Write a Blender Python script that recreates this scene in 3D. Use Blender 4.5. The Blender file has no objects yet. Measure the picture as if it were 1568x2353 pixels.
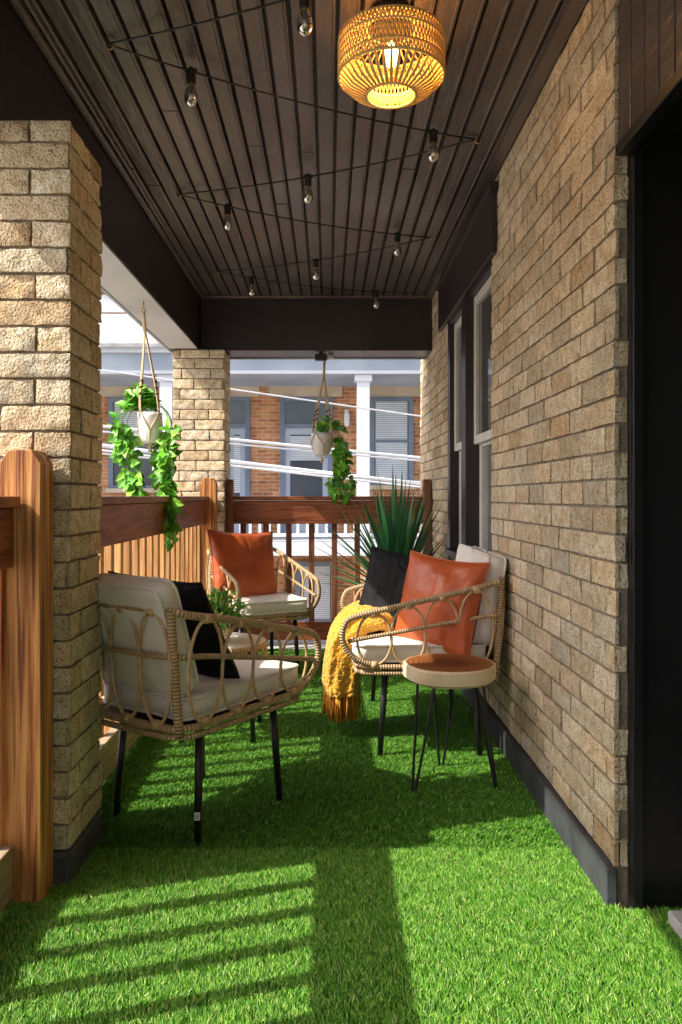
import bpy, math, random
import numpy as np
from mathutils import Vector, Matrix, Quaternion, noise
random.seed(7); np.random.seed(7)
R=random.random
def U(a,b): return a+(b-a)*random.random()
scene=bpy.context.scene

# ------------------------------------------------------------------ materials
MATS={}
def mat(name,col,rough=0.7,col2=None,scale=8.0,stretch=(1,1,1),bump=0.0,bscale=40.0,spec=0.5,attr=False,metal=0.0,
        emis=None,estr=0.0,detail=6.0,bdist=0.01,trans=0.0,ramp=(0.35,0.65),sheen=0.0,coat=0.0,bstretch=None):
    m=bpy.data.materials.new(name); m.use_nodes=True
    nt=m.node_tree; b=nt.nodes['Principled BSDF']; L=nt.links
    b.inputs['Roughness'].default_value=rough
    b.inputs['Metallic'].default_value=metal
    b.inputs['Specular IOR Level'].default_value=spec
    b.inputs['Base Color'].default_value=(*col,1)
    if coat: b.inputs['Coat Weight'].default_value=coat; b.inputs['Coat Roughness'].default_value=0.15
    if sheen: b.inputs['Sheen Weight'].default_value=sheen
    if trans: b.inputs['Transmission Weight'].default_value=trans
    tc=nt.nodes.new('ShaderNodeTexCoord'); mp=nt.nodes.new('ShaderNodeMapping')
    mp.inputs['Scale'].default_value=stretch
    L.new(tc.outputs['Object'],mp.inputs['Vector'])
    out=None
    if col2 is not None:
        n=nt.nodes.new('ShaderNodeTexNoise'); n.inputs['Scale'].default_value=scale; n.inputs['Detail'].default_value=detail
        L.new(mp.outputs[0],n.inputs['Vector'])
        r=nt.nodes.new('ShaderNodeValToRGB'); r.color_ramp.elements[0].position=ramp[0]; r.color_ramp.elements[1].position=ramp[1]
        r.color_ramp.elements[0].color=(*col,1); r.color_ramp.elements[1].color=(*col2,1)
        L.new(n.outputs['Fac'],r.inputs[0]); out=r.outputs[0]
    if attr:
        a=nt.nodes.new('ShaderNodeAttribute'); a.attribute_name='col'
        mx=nt.nodes.new('ShaderNodeMix'); mx.data_type='RGBA'; mx.blend_type='MULTIPLY'; mx.inputs[0].default_value=1
        if out is None: mx.inputs[6].default_value=(*col,1)
        else: L.new(out,mx.inputs[6])
        L.new(a.outputs['Color'],mx.inputs[7]); out=mx.outputs[2]
    if out is not None: L.new(out,b.inputs['Base Color'])
    if bump>0:
        n2=nt.nodes.new('ShaderNodeTexNoise'); n2.inputs['Scale'].default_value=bscale; n2.inputs['Detail'].default_value=5
        if bstretch:
            mp2=nt.nodes.new('ShaderNodeMapping'); mp2.inputs['Scale'].default_value=bstretch
            L.new(tc.outputs['Object'],mp2.inputs['Vector']); L.new(mp2.outputs[0],n2.inputs['Vector'])
        else: L.new(mp.outputs[0],n2.inputs['Vector'])
        bp=nt.nodes.new('ShaderNodeBump'); bp.inputs['Strength'].default_value=bump; bp.inputs['Distance'].default_value=bdist
        L.new(n2.outputs['Fac'],bp.inputs['Height']); L.new(bp.outputs[0],b.inputs['Normal'])
    if emis: 
        b.inputs['Emission Color'].default_value=(*emis,1); b.inputs['Emission Strength'].default_value=estr
    MATS[name]=m; return m

mat('brick_tan',(0.66,0.495,0.30),0.9,(0.88,0.76,0.57),scale=26,attr=True,bump=1.0,bscale=130,bdist=0.009,spec=0.2,ramp=(.3,.62))
def mulnoise(m,scale,p0,p1,c0,stretch=None,detail=3,c1=(1,1,1)):
    nt=m.node_tree; L=nt.links; b=nt.nodes['Principled BSDF']
    src=b.inputs['Base Color'].links[0].from_socket
    tc=nt.nodes.new('ShaderNodeTexCoord'); n=nt.nodes.new('ShaderNodeTexNoise'); n.inputs['Scale'].default_value=scale; n.inputs['Detail'].default_value=detail
    mp=nt.nodes.new('ShaderNodeMapping'); mp.inputs['Scale'].default_value=stretch or (1,1,1)
    L.new(tc.outputs['Object'],mp.inputs[0]); L.new(mp.outputs[0],n.inputs['Vector'])
    r=nt.nodes.new('ShaderNodeValToRGB'); r.color_ramp.elements[0].position=p0; r.color_ramp.elements[1].position=p1
    r.color_ramp.elements[0].color=(*c0,1); r.color_ramp.elements[1].color=(*c1,1)
    L.new(n.outputs['Fac'],r.inputs[0])
    mx=nt.nodes.new('ShaderNodeMix'); mx.data_type='RGBA'; mx.blend_type='MULTIPLY'; mx.inputs[0].default_value=1
    L.new(src,mx.inputs[6]); L.new(r.outputs[0],mx.inputs[7]); L.new(mx.outputs[2],b.inputs['Base Color'])
mulnoise(MATS['brick_tan'],170,.34,.45,(.36,.29,.23))
mulnoise(MATS['brick_tan'],1.3,.3,.6,(.88,.86,.84),detail=5)
mat('mortar',(0.22,0.175,0.125),0.95,(0.36,0.29,0.22),scale=25,bump=.8,bscale=90)
mat('ceiling_paint',(0.088,0.067,0.063),0.30,(0.145,0.116,0.11),scale=5,stretch=(1,.35,1),bump=.7,bscale=45,bdist=0.006,bstretch=(1,.3,1),spec=.7)
mulnoise(MATS['ceiling_paint'],1.2,.35,.6,(.62,.60,.60),stretch=(2.5,.8,1),detail=6)
mat('black_paint',(0.024,0.016,0.020),0.36,(0.034,0.024,0.028),scale=3,bump=.15,bscale=40,spec=.5)
mat('black_door',(0.007,0.007,0.008),0.38,(0.013,0.013,0.015),scale=4,bump=.12,bscale=30)
mat('base_black',(0.03,0.032,0.038),0.6,(0.07,0.075,0.085),scale=7,bump=.3)
mat('soffit_bounce',(0.50,0.50,0.53),0.55,(0.6,0.6,0.63),scale=3,bump=.1)  # outdoor sunlight reflected on the beam underside, put into the base colour
mat('wood_rail',(0.15,0.038,0.014),0.42,(0.36,0.11,0.038),scale=6,stretch=(12,1,12),bump=.25,bscale=10)
mat('wood_rail_x',(0.15,0.038,0.014),0.42,(0.36,0.11,0.038),scale=6,stretch=(1,12,12),bump=.25,bscale=10)
mat('wood_post',(0.34,0.11,0.024),0.5,(0.74,0.36,0.11),scale=3.5,stretch=(14,14,.8),bump=.35,bscale=6,ramp=(.32,.62))
mulnoise(MATS['wood_post'],9,.40,.52,(.45,.33,.25),stretch=(9,9,.25),detail=2)
mat('wood_picket',(0.46,0.21,0.07),0.55,(0.74,0.44,0.19),scale=5,stretch=(12,12,.7),bump=.25,bscale=8,attr=True)
mat('wood_dark_picket',(0.15,0.045,0.02),0.55,(0.28,0.10,0.045),scale=5,stretch=(12,12,.7),bump=.25,bscale=8)
mat('wood_grey',(0.30,0.22,0.15),0.7,(0.42,0.33,0.23),scale=5,stretch=(12,1,12),bump=.25,bscale=8)
mat('turf',(0.95,0.95,0.95),0.5,attr=True,spec=.4)
mat('turf_base',(0.02,0.08,0.01),0.9,(0.035,0.12,0.015),scale=60)
mat('slab',(0.42,0.42,0.42),0.8,(0.55,0.55,0.55),scale=6,bump=.2)
mat('metal_black',(0.012,0.012,0.013),0.38,(0.02,0.02,0.022),scale=20,spec=.5)
mat('cream',(0.78,0.74,0.67),0.85,(0.84,0.80,0.74),scale=5,bump=.35,bscale=14,bdist=.012,sheen=.1)
mat('leather',(0.42,0.078,0.020),0.38,(0.55,0.12,0.035),scale=6,bump=.6,bscale=9,bdist=.022,spec=.45)
mat('black_fabric',(0.004,0.004,0.006),0.7,(0.010,0.010,0.014),scale=12,bump=1,bscale=20,bdist=.02,spec=.2)
mat('throw',(0.74,0.34,0.015),0.95,(0.92,0.50,0.04),scale=40,bump=1,bscale=75,bdist=.02,sheen=.3)
mat('fringe',(0.52,0.18,0.012),0.9,(0.68,0.29,0.03),scale=40)
mat('rope',(0.62,0.46,0.28),0.85,(0.75,0.60,0.40),scale=90,bump=.6,bscale=250,bdist=.003)
mat('bead',(0.10,0.03,0.015),0.4,(0.2,0.07,0.03),scale=30)
mat('pot_white',(0.82,0.81,0.79),0.35,(0.86,0.85,0.83),scale=4)
mat('leaf',(0.8,0.8,0.8),0.42,(1,1,1),scale=30,attr=True,spec=.45)
mat('yucca',(0.75,0.75,0.75),0.4,(1,1,1),scale=20,attr=True,spec=.5)
mat('soil',(0.03,0.02,0.012),0.95,(0.06,0.04,0.02),scale=50,bump=1)
mat('slice_top',(0.26,0.10,0.035),0.6,(0.42,0.2,0.08),scale=10,spec=.2)
mat('slice_edge',(0.66,0.50,0.29),0.6,(0.82,0.68,0.46),scale=8,bump=.3,bscale=30)
mat('window_cream',(0.66,0.64,0.59),0.5,(0.74,0.72,0.67),scale=6)
mat('glass_dark',(0.06,0.065,0.07),0.05,(0.11,0.115,0.12),scale=1.5,spec=.8)
mat('glass_shade',(0.20,0.20,0.20),0.08,(0.26,0.26,0.26),scale=1.5,spec=.8)
mat('lamp_rope',(0.82,0.50,0.16),0.8,(0.93,0.64,0.25),scale=120,bump=.5,bscale=300,bdist=.002)
mat('brass',(0.6,0.4,0.15),0.35,metal=1.0)
mat('bulb_glow',(1,.8,.4),0.4,emis=(1,.66,.26),estr=16)
mat('filament',(.8,.55,.2),.4,(.9,.7,.3),scale=20,emis=(1,.6,.2),estr=.25)
mat('label',(0.85,0.85,0.83),0.5,(.8,.8,.78),scale=10)
mat('bgrey',(0.14,0.175,0.24),0.6,(0.20,0.24,0.31),scale=1.5)
mat('bgrey_light',(0.32,0.37,0.45),0.6,(0.46,0.51,0.58),scale=1.2,bump=.1)
mat('bwhite',(0.62,0.65,0.71),0.6,(0.74,0.76,0.80),scale=1.5)
mat('bstone',(0.52,0.41,0.29),0.85,(0.64,0.53,0.40),scale=3,bump=.2)
mat('shingle',(0.30,0.30,0.31),0.9,(0.48,0.47,0.47),scale=5,stretch=(1,6,1),bump=.5,bscale=8)
mat('blind',(0.62,0.65,0.71),0.6,(0.70,0.73,0.77),scale=3)
mat('bglass',(0.05,0.062,0.085),0.08,(0.09,0.105,0.13),scale=1,spec=.8)
mat('cable',(0.70,0.71,0.74),0.35,(0.82,0.82,0.85),scale=20)
mat('asphalt',(0.045,0.045,0.047),0.9,(0.065,0.064,0.062),scale=10,bump=.5)
mat('concrete',(0.35,0.34,0.32),0.85,(0.45,0.43,0.41),scale=4,bump=.3)
mat('ground_mat',(0.33,0.31,0.27),0.95,(0.45,0.42,0.37),scale=2)
mat('pot_dark',(0.03,0.03,0.033),0.5,(0.05,0.05,0.05),scale=10)

m=bpy.data.materials.new('bulb_glass'); m.use_nodes=True; nt=m.node_tree
for n in list(nt.nodes): nt.nodes.remove(n)
o=nt.nodes.new('ShaderNodeOutputMaterial'); t=nt.nodes.new('ShaderNodeBsdfTransparent'); g=nt.nodes.new('ShaderNodeBsdfGlossy'); g.inputs['Roughness'].default_value=.12
fr=nt.nodes.new('ShaderNodeLayerWeight'); fr.inputs['Blend'].default_value=.65
mx=nt.nodes.new('ShaderNodeMixShader'); t.inputs[0].default_value=(.93,.93,.95,1)
nt.links.new(fr.outputs['Fresnel'],mx.inputs[0]); nt.links.new(t.outputs[0],mx.inputs[1]); nt.links.new(g.outputs[0],mx.inputs[2]); nt.links.new(mx.outputs[0],o.inputs[0])
MATS['bulb_glass']=m

def rattan(name,c1,c2,pitch):
    m=bpy.data.materials.new(name); m.use_nodes=True; nt=m.node_tree; L=nt.links; b=nt.nodes['Principled BSDF']
    tc=nt.nodes.new('ShaderNodeTexCoord'); w=nt.nodes.new('ShaderNodeTexWave'); w.bands_direction='X'
    w.inputs['Scale'].default_value=1/pitch/3.18; w.inputs['Distortion'].default_value=.6; w.inputs['Detail'].default_value=1
    L.new(tc.outputs['UV'],w.inputs['Vector'])
    n=nt.nodes.new('ShaderNodeTexNoise'); n.inputs['Scale'].default_value=25; L.new(tc.outputs['Object'],n.inputs['Vector'])
    r=nt.nodes.new('ShaderNodeValToRGB'); r.color_ramp.elements[0].position=.02; r.color_ramp.elements[1].position=.35
    r.color_ramp.elements[0].color=(c1[0]*.35,c1[1]*.3,c1[2]*.25,1); r.color_ramp.elements[1].color=(*c1,1)
    L.new(w.outputs['Fac'],r.inputs[0])
    mx=nt.nodes.new('ShaderNodeMix'); mx.data_type='RGBA'; L.new(n.outputs['Fac'],mx.inputs[0])
    L.new(r.outputs[0],mx.inputs[6])
    m2=nt.nodes.new('ShaderNodeMix'); m2.data_type='RGBA'; m2.blend_type='MULTIPLY'; m2.inputs[0].default_value=1
    L.new(r.outputs[0],m2.inputs[6]); m2.inputs[7].default_value=(c2[0],c2[1],c2[2],1); L.new(m2.outputs[2],mx.inputs[7])
    L.new(mx.outputs[2],b.inputs['Base Color']); b.inputs['Roughness'].default_value=.5
    bp=nt.nodes.new('ShaderNodeBump'); bp.inputs['Strength'].default_value=.7; bp.inputs['Distance'].default_value=.004
    L.new(w.outputs['Fac'],bp.inputs['Height']); L.new(bp.outputs[0],b.inputs['Normal'])
    MATS[name]=m
rattan('rattan_wrap',(.68,.49,.29),(.7,.65,.56),.011)
mat('rattan_cane',(.50,.32,.15),.5,(.66,.47,.26),scale=30)

def brickmat(name,c1,c2,mo,axis):
    m=bpy.data.materials.new(name); m.use_nodes=True; nt=m.node_tree; L=nt.links; b=nt.nodes['Principled BSDF']
    tc=nt.nodes.new('ShaderNodeTexCoord'); s=nt.nodes.new('ShaderNodeSeparateXYZ'); c=nt.nodes.new('ShaderNodeCombineXYZ')
    L.new(tc.outputs['Object'],s.inputs[0]); L.new(s.outputs[axis],c.inputs[0]); L.new(s.outputs[2],c.inputs[1])
    k=nt.nodes.new('ShaderNodeTexBrick'); k.inputs['Scale'].default_value=1; k.inputs['Brick Width'].default_value=.21; k.inputs['Row Height'].default_value=.074
    k.inputs['Mortar Size'].default_value=.008; k.inputs['Color1'].default_value=(*c1,1); k.inputs['Color2'].default_value=(*c2,1); k.inputs['Mortar'].default_value=(*mo,1)
    k.inputs['Bias'].default_value=0
    L.new(c.outputs[0],k.inputs['Vector'])
    n=nt.nodes.new('ShaderNodeTexNoise'); n.inputs['Scale'].default_value=2.2; n.inputs['Detail'].default_value=6; L.new(tc.outputs['Object'],n.inputs['Vector'])
    r=nt.nodes.new('ShaderNodeValToRGB'); r.color_ramp.elements[0].color=(.6,.55,.5,1); r.color_ramp.elements[1].color=(1.1,1.08,1.05,1); r.color_ramp.elements[0].position=.3; r.color_ramp.elements[1].position=.65
    L.new(n.outputs['Fac'],r.inputs[0])
    mx=nt.nodes.new('ShaderNodeMix'); mx.data_type='RGBA'; mx.blend_type='MULTIPLY'; mx.inputs[0].default_value=1
    L.new(k.outputs['Color'],mx.inputs[6]); L.new(r.outputs[0],mx.inputs[7]); L.new(mx.outputs[2],b.inputs['Base Color'])
    b.inputs['Roughness'].default_value=.9
    bp=nt.nodes.new('ShaderNodeBump'); bp.inputs['Strength'].default_value=.5; bp.inputs['Distance'].default_value=.01; bp.invert=True
    L.new(k.outputs['Fac'],bp.inputs['Height']); L.new(bp.outputs[0],b.inputs['Normal'])
    MATS[name]=m
brickmat('brick_orange',(.70,.31,.125),(.44,.155,.06),(.56,.46,.36),0)
brickmat('brick_under',(.5,.33,.16),(.4,.26,.12),(.25,.2,.15),0)

m=MATS['slice_top']; nt=m.node_tree; L=nt.links; b=nt.nodes['Principled BSDF']
tc=nt.nodes.new('ShaderNodeTexCoord'); w=nt.nodes.new('ShaderNodeTexWave'); w.wave_type='RINGS'; w.rings_direction='Z'
w.inputs['Scale'].default_value=16; w.inputs['Distortion'].default_value=2.5; w.inputs['Detail'].default_value=3; w.inputs['Detail Scale'].default_value=1.5
L.new(tc.outputs['Object'],w.inputs['Vector'])
gr=nt.nodes.new('ShaderNodeVectorMath'); gr.operation='LENGTH'; sp=nt.nodes.new('ShaderNodeVectorMath'); sp.operation='MULTIPLY'; sp.inputs[1].default_value=(1,1,0)
L.new(tc.outputs['Object'],sp.inputs[0]); L.new(sp.outputs[0],gr.inputs[0])
r1=nt.nodes.new('ShaderNodeValToRGB'); e=r1.color_ramp.elements; e[0].color=(.16,.045,.012,1); e[0].position=.05; e[1].color=(.60,.38,.19,1); e[1].position=.176
x=e.new(.155); x.color=(.33,.125,.04,1); x=e.new(.10); x.color=(.26,.09,.028,1)
L.new(gr.outputs['Value'],r1.inputs[0])
r2=nt.nodes.new('ShaderNodeValToRGB'); r2.color_ramp.elements[0].color=(.5,.45,.4,1)
L.new(w.outputs['Fac'],r2.inputs[0])
mx=nt.nodes.new('ShaderNodeMix'); mx.data_type='RGBA'; mx.blend_type='MULTIPLY'; mx.inputs[0].default_value=1
L.new(r1.outputs[0],mx.inputs[6]); L.new(r2.outputs[0],mx.inputs[7]); L.new(mx.outputs[2],b.inputs['Base Color'])

# ------------------------------------------------------------------ mesh builder
class MB:
    def __init__(s): s.v=[];s.f=[];s.m=[];s.c=[];s.uv=[];s.names=[];s.flat=set()
    def mi(s,n):
        if n not in s.names: s.names.append(n)
        return s.names.index(n)
    def face(s,idx,m,c=(1,1,1),uv=None):
        s.f.append(tuple(idx)); s.m.append(s.mi(m)); s.c.append(c); s.uv.append(uv)
    def box(s,x0,x1,y0,y1,z0,z1,m,c=(1,1,1),M=None):
        b=len(s.v)
        P=[(x0,y0,z0),(x1,y0,z0),(x1,y1,z0),(x0,y1,z0),(x0,y0,z1),(x1,y0,z1),(x1,y1,z1),(x0,y1,z1)]
        if M is not None: P=[tuple(M@Vector(p)) for p in P]
        s.v+=P
        for q in ((0,3,2,1),(4,5,6,7),(0,1,5,4),(1,2,6,5),(2,3,7,6),(3,0,4,7)): s.face([b+i for i in q],m,c)
    def prism(s,poly,axis,a0,a1,m,c=(1,1,1)):
        def mk(p,a):
            return {'x':(a,p[0],p[1]),'y':(p[0],a,p[1]),'z':(p[0],p[1],a)}[axis]
        b=len(s.v); n=len(poly)
        s.v+=[mk(p,a0) for p in poly]+[mk(p,a1) for p in poly]
        s.face(list(range(b,b+n))[::-1],m,c); s.face(range(b+n,b+2*n),m,c)
        for i in range(n):
            j=(i+1)%n; s.face([b+i,b+j,b+n+j,b+n+i],m,c)
    def tube(s,pts,r,m,seg=8,closed=False,smooth=0,c=(1,1,1),cap=True):
        pts=[Vector(p) for p in pts]
        if smooth: pts=catmull(pts,smooth,closed)
        n=len(pts); rr=r if isinstance(r,(list,tuple)) else None
        if rr and len(rr)!=n:
            rr=[rr[0]+(rr[-1]-rr[0])*i/(n-1) for i in range(n)] if len(rr)==2 else [np.interp(i/(n-1),np.linspace(0,1,len(rr)),rr) for i in range(n)]
        T=[]
        for i in range(n):
            if closed: a=pts[(i+1)%n]-pts[i-1]
            else: a=pts[min(i+1,n-1)]-pts[max(i-1,0)]
            T.append(a.normalized() if a.length>1e-9 else Vector((0,0,1)))
        nrm=T[0].orthogonal().normalized(); b=len(s.v); D=[0]
        for i in range(n):
            if i: 
                q=T[i-1].rotation_difference(T[i]); nrm=(q@nrm); nrm=(nrm-nrm.dot(T[i])*T[i]).normalized(); D.append(D[-1]+(pts[i]-pts[i-1]).length)
            bi=T[i].cross(nrm); rad=rr[i] if rr else r
            for k in range(seg):
                a=2*math.pi*k/seg; s.v.append(tuple(pts[i]+(nrm*math.cos(a)+bi*math.sin(a))*rad))
        rng=n if closed else n-1
        for i in range(rng):
            j=(i+1)%n; d0=D[i]; d1=D[j] if j else D[i]+(pts[0]-pts[i]).length
            for k in range(seg):
                l=(k+1)%seg
                s.face([b+i*seg+k,b+i*seg+l,b+j*seg+l,b+j*seg+k],m,c,[(d0,k/seg*.02),(d0,(k+1)/seg*.02),(d1,(k+1)/seg*.02),(d1,k/seg*.02)])
        if cap and not closed:
            s.face([b+k for k in range(seg)][::-1],m,c); s.face([b+(n-1)*seg+k for k in range(seg)],m,c)
    def lathe(s,prof,cx,cy,cz,m,seg=24,c=(1,1,1)):
        b=len(s.v); n=len(prof)
        for (r,z) in prof:
            for k in range(seg):
                a=2*math.pi*k/seg; s.v.append((cx+r*math.cos(a),cy+r*math.sin(a),cz+z))
        for i in range(n-1):
            for k in range(seg):
                l=(k+1)%seg; s.face([b+i*seg+k,b+i*seg+l,b+(i+1)*seg+l,b+(i+1)*seg+k],m,c)
    def build(s,name,parent=None,smooth=False,bevel=0,bseg=2,sub=0,M=None,angle=None):
        me=bpy.data.meshes.new(name); me.from_pydata(s.v,[],s.f)
        for n in s.names: me.materials.append(MATS[n])
        me.polygons.foreach_set('material_index',s.m)
        tot=[len(f) for f in s.f]
        ca=me.color_attributes.new('col','FLOAT_COLOR','CORNER')
        arr=np.repeat(np.array([(c[0],c[1],c[2],1) for c in s.c],dtype=np.float32),tot,axis=0)
        ca.data.foreach_set('color',arr.ravel())
        if any(u is not None for u in s.uv):
            ul=me.uv_layers.new(name='UVMap'); a=[]
            for u,t in zip(s.uv,tot):
                a+= [x for p in u for x in p] if u is not None else [0.0]*(2*t)
            ul.data.foreach_set('uv',a)
        if smooth: me.polygons.foreach_set('use_smooth',[i not in s.flat for i in range(len(s.f))])
        me.update()
        ob=bpy.data.objects.new(name,me); scene.collection.objects.link(ob)
        if parent: ob.parent=parent
        if M is not None: ob.matrix_local=M
        if bevel:
            md=ob.modifiers.new('b','BEVEL'); md.width=bevel; md.segments=bseg; md.limit_method='ANGLE'; md.angle_limit=math.radians(40)
        if sub:
            md=ob.modifiers.new('s','SUBSURF'); md.levels=sub; md.render_levels=sub
        return ob
def catmull(P,k,closed=False):
    n=len(P); out=[]
    rng=n if closed else n-1
    for i in range(rng):
        if closed: p0,p1,p2,p3=P[i-1],P[i],P[(i+1)%n],P[(i+2)%n]
        else: p0,p1,p2,p3=P[max(i-1,0)],P[i],P[i+1],P[min(i+2,n-1)]
        for j in range(k):
            t=j/k; out.append(.5*((2*p1)+(p2-p0)*t+(2*p0-5*p1+4*p2-p3)*t*t+(3*p1-p0-3*p2+p3)*t**3))
    if not closed: out.append(P[-1])
    return out
def root(name,loc=(0,0,0),rz=0):
    e=bpy.data.objects.new(name,None); e.empty_display_size=.2; e.location=loc; e.rotation_euler=(0,0,rz); scene.collection.objects.link(e); return e

# ------------------------------------------------------------------ constants
H=1.1; CEIL=2.57; WX=0.77; BZ=2.17

def bricks(mb,org,ud,nd,length,z0,z1,holes=(),t=.012,off=0.0,bl=.21,bh=.074,rough=.003,ext0=0,ext1=0,res=.021,edge_drop=.0012):
    ud=Vector(ud); nd=Vector(nd); org=Vector(org); row=0; z=z0; mg=.0040
    flip = ud.cross(Vector((0,0,1))).dot(nd)<0
    while z<z1-.02:
        zt=min(z+bh,z1); u=-(bl*.5 if row%2 else 0)-off+U(-.012,.012)
        while u<length+ext1:
            a=max(u+mg,-ext0); bb=min(u+bl-mg,length+ext1)
            segs=[(a,bb)]
            for (h0,h1,hz0,hz1) in holes:
                if zt-.01>hz0 and z+.01<hz1:
                    ns=[]
                    for (p,q) in segs:
                        if q<=h0 or p>=h1: ns.append((p,q)); continue
                        if p<h0: ns.append((p,h0))
                        if q>h1: ns.append((h1,q))
                    segs=ns
            for (p,q) in segs:
                if q-p<.02: continue
                g=U(.80,1.10); w=U(-.05,.05); col=(g*(1+w),g,g*(1-w*1.2))
                if R()<.12: col=(col[0]*.86,col[1]*.79,col[2]*.73)
                if R()<.14: col=(1.10,1.11,1.13)
                NX=max(2,int((q-p)/res)); NZ=max(3,int(bh/res)); b=len(mb.v); zz0=z+mg; zz1=zt-mg; dt=t+U(-.0018,.0018); sd=Vector((R()*50,R()*50,R()*50)); tlt=U(-.003,.003); tz=U(-.002,.002)
                for j in range(NZ+1):
                    for i in range(NX+1):
                        edge = i in (0,NX) or j in (0,NZ)
                        fi=i/NX; fj=j/NZ
                        if i==1 and NX>3: fi=.35/NX
                        if i==NX-1 and NX>3: fi=1-.35/NX
                        if j==1 and NZ>2: fj=.35/NZ
                        if j==NZ-1 and NZ>2: fj=1-.35/NZ
                        uu=p+(q-p)*fi; vz=zz0+(zz1-zz0)*fj
                        nn=noise.noise(Vector((uu*22,vz*30,0))+sd)+.6*noise.noise(Vector((uu*70,vz*70,3))+sd)
                        d=dt+tlt*(fi-.5)+tz*(fj-.5)+nn*rough*1.2-(edge_drop if edge else 0)
                        if edge: uu+=U(-1,1)*.0016*(1 if i in(0,NX) else 0); vz+=U(-1,1)*.0012
                        P=org+ud*uu+nd*d+Vector((0,0,vz)); mb.v.append(tuple(P))
                for j in range(NZ):
                    for i in range(NX):
                        q4=[b+j*(NX+1)+i,b+j*(NX+1)+i+1,b+(j+1)*(NX+1)+i+1,b+(j+1)*(NX+1)+i]
                        mb.face(q4[::-1] if flip else q4,'brick_tan',col)
                loop=[b+i for i in range(NX+1)]+[b+j*(NX+1)+NX for j in range(1,NZ+1)]+[b+NZ*(NX+1)+i for i in range(NX-1,-1,-1)]+[b+j*(NX+1) for j in range(NZ-1,0,-1)]
                b2=len(mb.v); n=len(loop)
                for k in loop: mb.v.append(mb.v[k])
                for k in loop:
                    P=Vector(mb.v[k]); dd=(P-org).dot(nd); mb.v.append(tuple(P-nd*(dd+.004)))
                for k in range(n):
                    l=(k+1)%n; q4=[b2+l,b2+k,b2+n+k,b2+n+l]
                    mb.flat.add(len(mb.f)); mb.face(q4[::-1] if flip else q4,'brick_tan',[c*.8 for c in col])
            u+=bl
        z+=bh; row+=1

# ------------------------------------------------------------------ right house wall
hw=root('house_wall')
W0,W1=3.67,4.98
mb=MB()
mb.box(WX,1.12,2.1,W0,0,CEIL+.1,'mortar'); mb.box(WX,1.12,W1,6.5,0,CEIL+.1,'mortar')
mb.box(WX,1.12,W0,W1,0,.74,'mortar'); mb.box(WX,1.12,W0,W1,2.2,CEIL+.1,'mortar')
mb.box(WX,1.12,-2.5,.75,0,CEIL+.1,'mortar')
mb.box(WX,1.12,-2.5,6.5,-3.3,-.002,'brick_under')
mb.build('mortar_core',hw)
mb=MB()
bricks(mb,(WX,2.1,0),(0,1,0),(-1,0,0),4.4,.11,CEIL,holes=[(W0-2.1,W1-2.1,.72,2.52)],off=.05,ext0=.012,t=.008,rough=.0026,res=.02)
bricks(mb,(WX,6.5,0),(1,0,0),(0,1,0),.35,.0,CEIL,res=.05)
bricks(mb,(WX,2.1,0),(1,0,0),(0,-1,0),.028,.11,2.02,bl=.05)
bricks(mb,(WX,-2.5,0),(0,1,0),(-1,0,0),3.2,.11,CEIL,res=.05)
mb.build('brick_courses',hw,smooth=True)
mb=MB()
mb.box(WX-.03,WX,2.085,6.45,-.002,.108,'base_black')
mb.box(WX-.03,WX,-2.5,.75,-.002,.108,'base_black')
mb.build('base_trim',hw,bevel=.004)

dr=root('entry_door')
mb=MB()
mb.box(.80,1.5,2.082,2.098,0,2.6,'black_door')
mb.box(.802,.83,2.06,2.082,0,2.02,'black_door')
mb.box(.97,1.0,2.05,2.082,0,2.02,'black_door')
mb.box(1.13,1.2,.75,2.08,0.05,2.2,'black_door')
mb.box(.78,1.13,.70,.76,0,2.02,'black_door')
mb.box(.80,1.2,.76,2.08,2.025,2.06,'black_door')
mb.build('jamb',dr,bevel=.003)
mb=MB(); y=2.09; 
while y>.75:
    y1=max(y-.085,.75); mb.box(.774,.80,y1+.003,y-.003,2.03,CEIL-.002,'ceiling_paint'); y-=.085
mb.box(.785,.80,.75,2.09,2.02,CEIL-.002,'black_door')
mb.box(.760,.80,.75,2.075,2.0,2.03,'black_door')
mb.build('header_boards',dr,bevel=.003)
mb=MB(); mb.box(.865,1.3,.8,2.0,0,.045,'slab'); mb.build('threshold',dr,bevel=.006)

wn=root('sash_window')
mb=MB()
mb.box(WX-.035,WX-.010,3.53,5.25,2.2,2.5,'black_paint')
mb.box(WX-.05,WX-.010,3.50,5.28,2.48,2.51,'black_paint')
mb.box(WX+.0,1.0,W0,W0+.03,.77,2.2,'black_paint'); mb.box(WX-.012,1.0,W1-.09,W1,.77,2.2,'black_paint')
mb.box(WX-.03,.93,4.23,4.36,.77,2.2,'black_paint')
mb.box(WX-.03,1.0,W0-.01,W1+.01,.735,.77,'black_paint')
mb.box(WX-.012,1.0,W0,W1,2.17,2.2,'black_paint')
mb.build('casing',wn,bevel=.003)
mb=MB()
wins=((W0+.03,4.23),(4.36,W1-.09))
for (a,b_) in wins:
    for (z0,z1,dx) in ((.77,1.41,.03),(1.38,2.17,0)):
        x0=.785+dx
        mb.box(x0,x0+.035,a,a+.05,z0,z1,'window_cream'); mb.box(x0,x0+.035,b_-.05,b_,z0,z1,'window_cream')
        mb.box(x0+.001,x0+.034,a+.05,b_-.05,z0,z0+.045,'window_cream'); mb.box(x0+.001,x0+.034,a+.05,b_-.05,z1-.045,z1,'window_cream')
mb.build('sashes',wn,bevel=.003)
mb=MB()
for (a,b_) in wins:
    mb.box(.832,.836,a+.045,b_-.045,.80,1.39,'glass_shade'); mb.box(.802,.806,a+.045,b_-.045,1.41,2.14,'glass_dark')
mb.build('panes',wn)

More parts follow.
